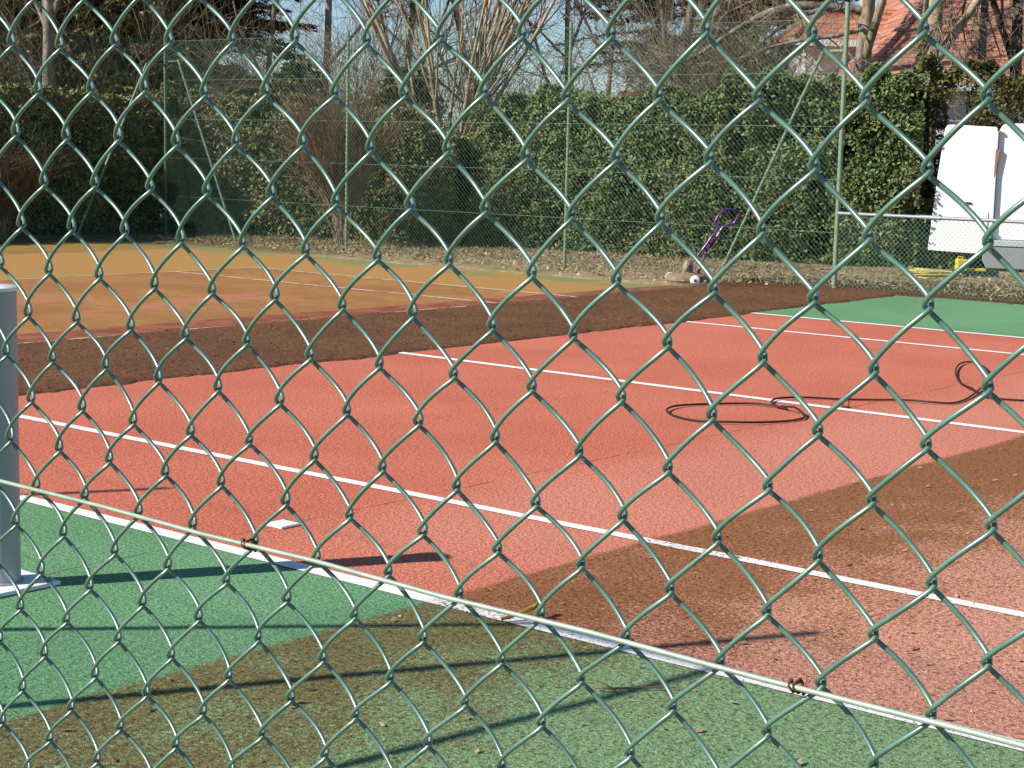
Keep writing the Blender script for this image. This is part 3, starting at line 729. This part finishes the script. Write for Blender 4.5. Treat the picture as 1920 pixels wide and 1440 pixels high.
def hedge(label, A, B, thick, h0, h1, n, mat, size=.075, gaps=(), core=True, lump=.22, group='hedges beyond the courts', seed=1):
    """A,B: front line ends; thickness grows to the back; h0,h1 top heights at the ends"""
    A = np.array([*A, 0.0]); B = np.array([*B, 0.0]); L = np.linalg.norm(B - A); d = (B - A) / L; nb = np.array([d[1], -d[0], 0]); 
    if nb @ DA < 0: nb = -nb
    rs = np.random.default_rng(seed)
    t = thing('hedge', label, 'hedge', tuple((A + B) / 2), group)
    s = rs.uniform(0, L, n); u = rs.uniform(0, 1, n) ** 1.0; z = rs.uniform(0, 1, n) ** .95
    dp = np.abs(rs.normal(0, .30, n)) * thick * .8             # mostly near the front skin
    dp = np.where(rs.random(n) < .25, rs.uniform(0, thick, n), dp)
    top = rs.random(n) < .16
    H = h0 + (h1 - h0) * s / L
    hn = np.array([noise.noise(Vector((a * .9, seed, 0))) * .35 + noise.noise(Vector((a * 3.3, seed, 5))) * .26 for a in s])
    H = H + hn
    zz = np.where(top, H - np.abs(rs.normal(0, .10, n)), z * H)
    fr = np.array([noise.noise(Vector((a * 1.3, b * 1.3, seed))) * lump + noise.noise(Vector((a * 4, b * 4, seed + 9))) * lump * .5 for a, b in zip(s, zz)])
    P = A + d * s[:, None] + nb * (dp + fr)[:, None] + ZU * zz[:, None]
    P[:, 2] = np.maximum(P[:, 2], .02)
    keep = np.ones(n, bool)
    # thin spots
    hole = np.array([noise.noise(Vector((a * 2.2 + 40, b * 2.2, seed))) for a, b in zip(s, zz)])
    keep &= ~((hole > .30) & (rs.random(n) < .75))
    for (gs, gz, ra, rb) in gaps: keep &= ~((((s - gs) / ra) ** 2 + ((zz - gz) / rb) ** 2 < 1) & (rs.random(n) < .93))
    P = P[keep]
    V, F = leaf_quads(P, size, .55, up=(-nb * .5 + ZU * .45), jit=.5)
    mk('foliage', V, [F], M[mat], t)
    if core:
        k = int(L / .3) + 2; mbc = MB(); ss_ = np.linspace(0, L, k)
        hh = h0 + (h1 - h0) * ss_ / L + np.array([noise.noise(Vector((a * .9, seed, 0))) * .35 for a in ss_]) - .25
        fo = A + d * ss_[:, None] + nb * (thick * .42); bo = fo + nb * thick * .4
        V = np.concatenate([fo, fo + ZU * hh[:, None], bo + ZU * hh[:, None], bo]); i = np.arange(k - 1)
        mbc.add(V, [np.stack([i + a * k, i + 1 + a * k, i + 1 + ((a + 1) % 4) * k, i + ((a + 1) % 4) * k], 1) for a in range(4)]); mbc.build('dark_core', M['core'], t)  # solid dark box, stands in for the hedge's shaded depth
    st = []
    for a in np.arange(.3, L, .75):
        b = A + d * a + nb * thick * .5; hh_ = h0 + (h1 - h0) * a / L
        st.append((b, b + ZU * hh_ * .8 + d * rs.normal(0, .15), .04, .015))
    for q_ in st:
        V, F = segs_mesh([q_], 6); mk('stem', V, [F], M['bark_dark'], t)
    return t

# main clipped hedge in pieces following its line
hedge('long clipped green hedge behind the far fence, between the two tall posts in the middle', (17.3, 13.6), (17.9, 9.0), 1.3, 2.45, 2.65, 80000, 'hedge_green', .062, seed=2)
hedge('taller clipped green hedge behind the cleaning machine and the slanting brace', (17.9, 9.0), (19.1, 6.2), 1.3, 2.85, 3.0, 64000, 'hedge_green', .062, gaps=((1.9, 1.75, .16, .10),), seed=3)
hedge('olive brown hedge right of the tall post, under the red tiled roof', (19.9, 6.7), (22.3, 2.7), 1.3, 3.15, 2.95, 72000, 'hedge_olive', .064,
      gaps=((.62, 2.45, .16, .28), (1.95, 2.25, .13, .3), (2.0, 2.62, .10, .12), (.95, 2.0, .1, .12)), core=False, seed=4)
hedge('low green hedge foot seen through the low fence, left of the van', (19.2, 6.6), (19.7, 5.7), .5, 1.0, .95, 5000, 'hedge_green', .07, core=True, seed=5)
hedge('dark shaded hedge behind the end fence at the left', (4.0, 19.3), (15.6, 19.3), 1.5, 2.5, 2.5, 90000, 'olive', .078, lump=.6, seed=6)
hedge('dark green hedge behind the far fence left of the brown bare bush', (15.6, 19.6), (16.9, 13.6), 1.4, 2.7, 1.95, 70000, 'hedge_dark', .072, seed=8)

def bush(label, base, h, n, mats, seed, spread=.5, r=.02, fan=.5, wig=.14):
    return bare_tree(label, base, h, r, seed, mats, stems=n, maxl=2, spread=spread, nb=3, thick=.012, fan=fan, wig=wig, group='bare bushes along the hedge', name='bare_bush', cat='bush')
bush('reddish brown bare bush left of the first tall post of the far fence', at(642, 27.9), 1.55, 30, ('bark_pale', 'twig_red'), 21, r=.012, fan=.10, spread=.22)
bush('dry pale bush at the left edge of the picture under the dark hedge', at(10, 27.2), 1.0, 14, ('bark_pale', 'twig'), 22, r=.012, fan=.3)

# bare trees
bare_tree('bare multi stemmed tree with pale stems fanning up over the hedge', at(840, 30.2, 1.0), 4.4, .062, 31, ('bark_pale', 'twig_grey'), stems=17, maxl=2, spread=.4, nb=1, thick=.013, fan=.55, wig=.05)
bare_tree('tall bare tree left of the pale stemmed one, above the reddish bush', at(590, 33), 8, .09, 32, maxl=4, nb=2)
bare_tree('thin bare tree against the blue sky over the dark hedge corner', at(470, 33), 7, .06, 33, maxl=3, nb=2)
bare_tree('bare grey trunk at the upper left edge, the left one of a pair', at(84, 31), 9, .12, 34, ('bark_grey', 'twig'), maxl=1, nb=2, wig=.04)
bare_tree('bare grey trunk at the upper left edge, the right one of a pair', at(114, 31.3), 9, .11, 35, ('bark_grey', 'twig'), maxl=1, nb=2, wig=.04)
bare_tree('bare brown tree with tangled twigs right of the pale stemmed tree', at(915, 38), 6, .08, 36, maxl=3, nb=3, spread=.75)
bare_tree('dense bare tree above the middle post', at(1045, 36), 6, .09, 37, maxl=3, nb=2, spread=.8)
bare_tree('slim bare tree between the middle post and the small brown house', at(1120, 39), 6, .08, 38, maxl=3, nb=2, spread=.75)
bare_tree('bare tree with a grey trunk beside the far small house', at(1262, 30.5), 7, .13, 39, ('bark_grey', 'twig_grey'), maxl=4, nb=2, spread=.75)
bare_tree('bare twiggy tree behind the pale stems, in the upper middle', at(740, 36), 7, .09, 40, maxl=3, nb=3, spread=.75)
tr = 'old garden trees in front of the tiled roof'
bare_tree('thick pale trunk just right of the tall fence post, in front of the roof', at(1617, 28.6), 8, .18, 41, ('bark_pale', 'twig_grey'), lean=(-.015, .01), wig=.035, maxl=2, nb=1, group=tr)
bare_tree('slimmer mossy trunk, second right of the tall fence post before the roof', at(1680, 28.9), 8, .11, 42, ('bark_pale', 'twig_grey'), lean=(.01, 0), wig=.04, maxl=2, nb=1, group=tr)
bare_tree('thick pale trunk in the middle of the tiled roof view', at(1742, 28.3), 8, .17, 43, ('bark_pale', 'twig_grey'), lean=(-.01, .01), wig=.035, maxl=2, nb=1, group=tr)
bare_tree('dark trunk above the open door of the van', at(1884, 28.2), 8, .13, 44, ('bark_dark', 'twig_grey'), lean=(.02, -.01), wig=.04, maxl=2, nb=1, group=tr)
# long arching limb and hanging branches
def limb(label, pxs, dep, r0, seed, mats=('bark_grey', 'twig_grey')):
    rs = np.random.default_rng(seed); P = catmull([at(a, dep, zpx(b, dep, a)) for a, b in pxs], 6); n = len(P); segs = []
    for i in range(n - 1):
        ra = r0 * (1 - .75 * i / n); rb = r0 * (1 - .75 * (i + 1) / n); segs.append((P[i], P[i + 1], ra, rb))
        if i > 2 and i % 4 == 0:
            ax = rs.normal(size=3); ax[2] = -abs(ax[2]) * .8; ax /= np.linalg.norm(ax); dd = (P[i + 1] - P[i]); dd /= np.linalg.norm(dd)
            d = dd * .5 + ax * .8; d /= np.linalg.norm(d); grow(segs, P[i], d, rb * .5, rs.uniform(.5, 1.1), 1, 3, rs, .04, .6, .16, 2)
    return [s for s in segs]
lt = thing('bare_tree', 'leaning bare tree whose pale limb arches over the hedge, left of the tall fence post', 'tree', tuple(at(1600, 28.4)), 'old garden trees in front of the tiled roof')
sg = [(at(1600, 28.4), at(1606, 28.4, zpx(40, 28.4, 1600)), .10, .08)]
sg += limb('', [(1606, 26), (1540, 20), (1480, 18), (1430, 30), (1390, 50), (1350, 75), (1300, 108), (1250, 130)], 28.4, .085, 51)
sg += limb('', [(1540, 20), (1500, 34), (1450, 60), (1410, 92), (1380, 118)], 28.2, .045, 52)
sg += limb('', [(1606, 60), (1560, 72), (1500, 80), (1440, 92), (1380, 112), (1300, 128)], 28.0, .04, 53)
V, F = segs_mesh([s for s in sg if s[2] > .02], 7); mk('trunk', V, [F], M['bark_grey'], lt, True)
V, F = segs_mesh([(a, b, max(c, .004), max(d, .003)) for a, b, c, d in sg if s is not None and c <= .02], 3); mk('crown', V, [F], M['twig_grey'], lt)
lt2 = thing('bare_tree', 'bare tree with thin grey branches hanging down over the tiled roof', 'tree', tuple(at(1830, 28.6)), 'old garden trees in front of the tiled roof')
sg = [(at(1830, 28.6), at(1830, 28.6, 6.0), .08, .06)]
for k, L_ in enumerate(([(1830, -90), (1822, -20), (1835, 30), (1850, 70), (1866, 110)], [(1830, -70), (1800, -10), (1790, 40), (1800, 90)], [(1830, -60), (1860, 0), (1866, 50), (1895, 90)], [(1830, -60), (1775, -10), (1770, 40), (1785, 80)], [(1830, -60), (1900, -10), (1912, 40), (1920, 80)])):
    sg += limb('', L_, 28.6 - .15 * k, .035, 60 + k)
V, F = segs_mesh([s for s in sg if s[2] > .02], 7); mk('trunk', V, [F], M['bark_grey'], lt2, True)
V, F = segs_mesh([(a, b, max(c, .004), max(d, .003)) for a, b, c, d in sg if c <= .02], 3); mk('crown', V, [F], M['twig_grey'], lt2)

# evergreens
def evergreen(label, base, h, r, n, mat, seed, z0=.3, needle=.16, droop=.35, dens=1.0, group='evergreen trees behind the hedges', leaf=.2):
    rs = np.random.default_rng(seed); base = np.array(base, float); t = thing('evergreen_tree', label, 'tree', tuple(base), group)
    segs = [(base, base + ZU * h, .16, .03)]; PP = []; DD = []
    for k in range(n):
        f = rs.uniform(0, 1) ** .8; z = z0 + (h - z0) * f; a = rs.uniform(0, 2 * math.pi); L = r * (1 - f) ** .7 * rs.uniform(.65, 1.1) + .2
        d = np.array([math.cos(a), math.sin(a), rs.uniform(-.05, .25)]); p = base + ZU * z; m = 6
        for i in range(m):
            d2 = d + ZU * (-droop * i / m); d2 /= np.linalg.norm(d2); q = p + d2 * L / m; segs.append((p, q, .022 * (1 - i / m) + .004, .018 * (1 - i / m) + .003))
            c = int(26 * dens * L)
            tt = rs.uniform(0, 1, (c, 1)); side = rs.normal(0, .13 * (1.3 - i / m) * (.6 + L * .25), (c, 3)); side[:, 2] = side[:, 2] * .6 - np.abs(side[:, 2]) * .4
            PP.append(p + (q - p) * tt + side); DD.append(np.broadcast_to(d2, (c, 3)) + side * 3)
            p = q
    PP = np.concatenate(PP); DD = np.concatenate(DD)
    V, F = segs_mesh(segs, 5); mk('trunk', V, [F], M['bark_dark'], t)
    V, F = leaf_quads(PP, needle, leaf, up=(0, 0, .6), jit=.5, dirs=DD); mk('crown', V, [F], M[mat], t)
    return t
evergreen('black green spruce with drooping boughs at the top left, over the fence corner', at(350, 34), 9.5, 2.7, 240, 'spruce', 71, z0=3.1, needle=.17, dens=2.0)
evergreen('squat olive evergreen between the spruce boughs and the dark hedge', at(285, 32.6), 5.2, 2.0, 260, 'olive', 81, z0=.6, needle=.13, leaf=.6, dens=3)
evergreen('dark spruce at the top left behind the pair of grey trunks', at(240, 35.5), 9, 2.4, 220, 'spruce', 72, z0=.5, dens=1.8)
evergreen('olive evergreen at the far upper left edge', at(10, 33.3), 8.5, 2.3, 300, 'olive', 73, z0=1.0, needle=.14, leaf=.6, dens=4.2)
evergreen('olive brown evergreen behind the left hedge, between the trunks and the spruce', at(165, 33.3), 7.5, 2.2, 280, 'olive', 74, z0=1.0, needle=.14, leaf=.6, dens=4.2)
evergreen('dark conifer far away at the top, over the small brown house', at(1225, 44), 11, 2.6, 120, 'spruce', 75, z0=3.6)
evergreen('yellow brown conifer at the top behind the arching limb', at(1400, 40), 9, 2.7, 150, 'brown_leaf', 76, needle=.14, leaf=.4)
evergreen('dark green conifer at the top, left of the tiled roof', at(1490, 42), 9, 2.2, 150, 'hedge_green', 77, needle=.14, leaf=.4)
evergreen('dim green bush tree behind the hedge at the corner post', at(430, 33), 3.1, 1.8, 150, 'hedge_dark', 78, needle=.12, leaf=.5, dens=2.2)
evergreen('round dark green shrub tree under the bare tree, upper middle', at(560, 32), 3.2, 1.4, 110, 'hedge_green', 79, needle=.11, leaf=.5, dens=2)
evergreen('small green shrub tree behind the fanning pale stems', at(760, 31.5), 3.1, 1.4, 100, 'hedge_green', 80, needle=.11, leaf=.5, dens=2)
# loose brown twiggy growth over the hedges (each a bush)
for k, (px, dp_, hh, sd0, lab) in enumerate(((700, 31.5, 3.1, 91, 'tangled brown bush above the reddish one, left of the pale stems'), (880, 31, 2.6, 92, 'tangled brown bush right behind the pale stems'),
                               (985, 30.5, 2.2, 93, 'brown twiggy bush topping the hedge left of the middle post'), (1262, 29.5, 3.0, 94, 'grey brown twiggy bush where the hedge steps up'),
                               (1340, 29.2, 3.1, 95, 'twiggy bush behind the taller hedge under the arching limb'), (530, 32, 3.0, 96, 'brown twiggy bush over the dark hedge'),
                               (190, 31.6, 3.2, 97, 'brown bare bush in front of the dark spruce, upper left'), (30, 31.6, 3.0, 98, 'brown bare bush in front of the olive evergreen'),
                               (1420, 29, 2.6, 99, 'twiggy bush behind the taller hedge just left of the small roof'))):
    bare_tree(lab, at(px, dp_), hh, .025, sd0, ('bark_grey', 'twig' if k % 2 else 'twig_grey'), stems=9, maxl=2, spread=.65, nb=3, thick=.014, fan=.38, wig=.13, group='twiggy bushes above the hedges', name='bare_bush', cat='bush')

# ---------------------------------------------------------------- houses
def roof_material(name, c1, c2, course, width, axU, o):
    g = G(name, .85, .2)
    # u along the eave, height as course coordinate
    X, Y, Z = g.xyz()
    u = g.math('ADD', g.math('MULTIPLY', X, float(axU[0])), g.math('MULTIPLY', Y, float(axU[1])))
    row = g.math('DIVIDE', Z, course); fr = g.math('FRACT', row); rid = g.math('FLOOR', row)
    cu = g.math('DIVIDE', g.math('ADD', u, g.math('MULTIPLY', rid, width * .5)), width); cid = g.math('FLOOR', cu); cf = g.math('FRACT', cu)
    n = g.nt.nodes.new('ShaderNodeCombineXYZ'); g._in(n.inputs[0], cid); g._in(n.inputs[1], rid)
    wn_ = g.nt.nodes.new('ShaderNodeTexWhiteNoise'); wn_.noise_dimensions = '2D'; g.nt.links.new(n.outputs[0], wn_.inputs['Vector'])
    c = g.mix(wn_.outputs['Value'], c1, c2)
    c = g.mix(g.ss(g.noise(1.5, 4), .45, .7, 0, .5), c, (c1[0] * .6, c1[1] * .8, c1[2] * .8))
    gap = g.math('MAXIMUM', g.ss(fr, .14, .02), g.math('MULTIPLY', g.ss(g.math('ABSOLUTE', g.math('SUBTRACT', cf, .5)), .46, .5), .6))
    c = g.mix(g.math('MULTIPLY', gap, .6), c, (.10, .035, .02))
    g.color(c); hgt = g.math('SUBTRACT', g.math('MULTIPLY', g.math('SUBTRACT', 1.0, fr), .6), gap); g.bump(hgt, .8, .05); return g.m
M['rooftile'] = roof_material('red_roof_tiles', (.50, .20, .135), (.62, .29, .205), .165, .26, RA, None)
M['rooftile2'] = roof_material('orange_roof_tiles', (.54, .20, .11), (.66, .30, .18), .11, .22, RA, None)
M['roofbrown'] = roof_material('brown_roof_tiles', (.20, .075, .05), (.28, .11, .075), .15, .25, RA, None)
M['render'] = simple('white_wall_render', (.78, .76, .72), .9, .2, .05, 2)
def hip_house(label, c, wid, dep, eave, ridge, mat, hipL, group, windows=()):
    """c: left front eave corner; eave line along RA"""
    c = np.array([c[0], c[1], 0.0]); t = thing('house', label, 'house', tuple(c), group)
    P = lambda u, d, z: c + RA * u + DA * d + ZU * z
    ov = .35
    mb = MB(); mb.prism([(ov, -.02), (wid - ov, -.02), (wid - ov, eave - .02), (ov, eave - .02)], RA, ZU, DA, P(0, ov, 0), dep - 2 * ov); mb.build('wall', M['render'], t)
    mb = MB(); h = ridge
    V = [P(0, 0, eave), P(wid, 0, eave), P(wid, dep, eave), P(0, dep, eave), P(hipL, dep / 2, h), P(wid - hipL, dep / 2, h)]
    mb.add(V, [np.array([0, 1, 5, 4]), np.array([2, 3, 4, 5]), np.array([3, 0, 4]), np.array([1, 2, 5]), np.array([3, 2, 1, 0])]); mb.build('roof', M[mat], t)
    mb = MB(); mb.prism([(-.01, -.14), (wid + .01, -.14), (wid + .01, -.006), (-.01, -.006)], RA, ZU, DA, P(0, -.025, eave), .02); mb.build('fascia', M['white_plastic'], t)
    mb = MB()
    for (a, b) in ((V[0], V[4]), (V[1], V[5]), (V[4], V[5]), (V[3], V[4]), (V[2], V[5])): mb.tube([a, b], .09, 8)
    mb.build('ridge_tiles', M[mat], t)
    for (u, z, w_, h_) in windows:
        f = MB(); f.box(P(u, ov - .02, z), (w_ + .14, .05, h_ + .14), [RA, DA, ZU]); fo = f.build('window', M['white_plastic'], t)
        f = MB(); f.box(P(u, ov - .05, z), (w_, .02, h_), [RA, DA, ZU]); f.build('pane', M['glass'], t)
    return t
M['glass'] = simple('window_glass', (.05, .06, .07), .08, .6, .05, 3)
c1 = at(1596, 30.5); hip_house('white walled house with a large red tiled roof behind the hedge, upper right', c1, 11, 9, 3.02, 7.2, 'rooftile', 4.2, 'houses behind the gardens', windows=((3.5, 1.7, 1.2, 1.2), (8, 1.7, 1.2, 1.2)))
c2 = at(1474, 33.5); hip_house('low white annex with a small orange tiled roof left of the tall fence post', c2, 4.6, 2.6, zpx(76, 33.5, 1474), zpx(76, 33.5, 1474) + .62, 'rooftile2', .75, 'houses behind the gardens')
c3 = at(1126, 46); hip_house('small distant house with a brown roof seen over the hedge step', c3, 3.0, 3.0, 2.35, 3.25, 'roofbrown', .6, 'houses behind the gardens')

# ---------------------------------------------------------------- litter
def litter(name, P, size, mat, kind='stuff', flat=.25, aspect=.6):
    n = len(P); V, F = leaf_quads(P, size, aspect, up=(0, 0, 2.2), jit=.5)
    V = V.reshape(-1, 4, 3); V[:, :, 2] += 0; V[:, :, 2] = np.maximum(V[:, :, 2], P[:, None, 2] * .4 + .002)
    V[:, 2, 2] += rng.uniform(0, .35, n) * size * .6
    return tag(mk(name, V.reshape(-1, 3), [F], mat), kind=kind)
M['litter'] = leafmat('dead_leaves', [(.22, .13, .07), (.40, .27, .16), (.58, .44, .30), (.18, .10, .05)], .8)
M['litter_dark'] = leafmat('dark_crumbs', [(.03, .015, .01), (.10, .05, .025), (.30, .19, .10), (.06, .03, .015)], .8)
n = 9000; yv = rng.uniform(-6, 18, n); xv = np.array([edge(a) for a in yv]) + rng.uniform(0, 1, n) ** .8 * 4.6
litter('leaf_litter', np.stack([xv, yv, np.full(n, .04) + rng.uniform(0, .02, n)], 1), .055, M['litter'])
n = 520; P = np.stack([rng.uniform(-3.2, 5.5, n), -1.3 - rng.uniform(0, 1, n) ** .8 * 4.2, np.full(n, .006)], 1)
litter('fallen_leaves', P, .030, M['litter'], aspect=.5)
n = 5200; P = np.stack([rng.uniform(-3.4, 9, n), -1.32 - rng.uniform(0, 1, n) * 4.6, np.full(n, .004)], 1)
litter('debris', P, .012, M['litter_dark'], aspect=.35)
n = 260; P = np.stack([rng.uniform(-3.2, -.1, n), rng.uniform(-1.3, .6, n), np.full(n, .004)], 1); litter('court_crumbs', P, .012, M['litter_dark'], aspect=.5)
n = 3200; P = np.stack([rng.uniform(-3.0, 14.5, n), rng.uniform(4.0, 6.4, n), np.full(n, .030)], 1); litter('mud_crumbs', P, .022, M['litter_dark'], aspect=.4)
# dry grass blades on the verge
n = 16000; yv = rng.uniform(-5, 18, n); xv = np.array([edge(a) for a in yv]) + .5 + rng.uniform(0, 1, n) * 4.2
P = np.stack([xv, yv, np.full(n, .045)], 1); dirs = rng.normal(size=(n, 3)) * .5 + np.array([0, 0, .55])
V, F = leaf_quads(P, .09, .10, jit=.5, dirs=dirs)
M['drygrass'] = leafmat('dry_grass_blades', [(.30, .23, .12), (.45, .36, .20), (.18, .20, .07), (.30, .25, .13)], .8)
tag(mk('dry_grass', V, [F], M['drygrass']), kind='stuff')
# twigs lying on the line
M['mosstwig'] = simple('yellow_lichen_twig', (.30, .20, .04), .85, .2, .5, 60)
a = gp(940, 1161, .015); b = gp(975, 1150, .03); c = gp(1000, 1138, .045); d = gp(1012, 1130, .05)
mb = MB(); mb.tube(catmull([a, b, c, d], 5), np.linspace(.006, .011, 16), 7); mb.tube([c, c + (-.02, -.03, .02)], [.006, .003], 6)
tag(shade_auto(mb.build('twig', M['mosstwig'])), 'yellow lichen covered twig lying across the nearest white line', 'twig')
a = gp(1116, 1289, .012); b = gp(1150, 1291, .014); c = gp(1200, 1289, .012); d = gp(1268, 1289, .01)
mb = MB(); mb.tube(catmull([a, b, c, d], 5), np.linspace(.0045, .003, 16), 6); mb.tube([b, b + (-.01, .03, .01)], [.003, .002], 5)
tag(shade_auto(mb.build('twig', M['twig_red'])), 'long thin brown twig lying on the green surface near the camera', 'twig')
# stone slab edge at far left corner
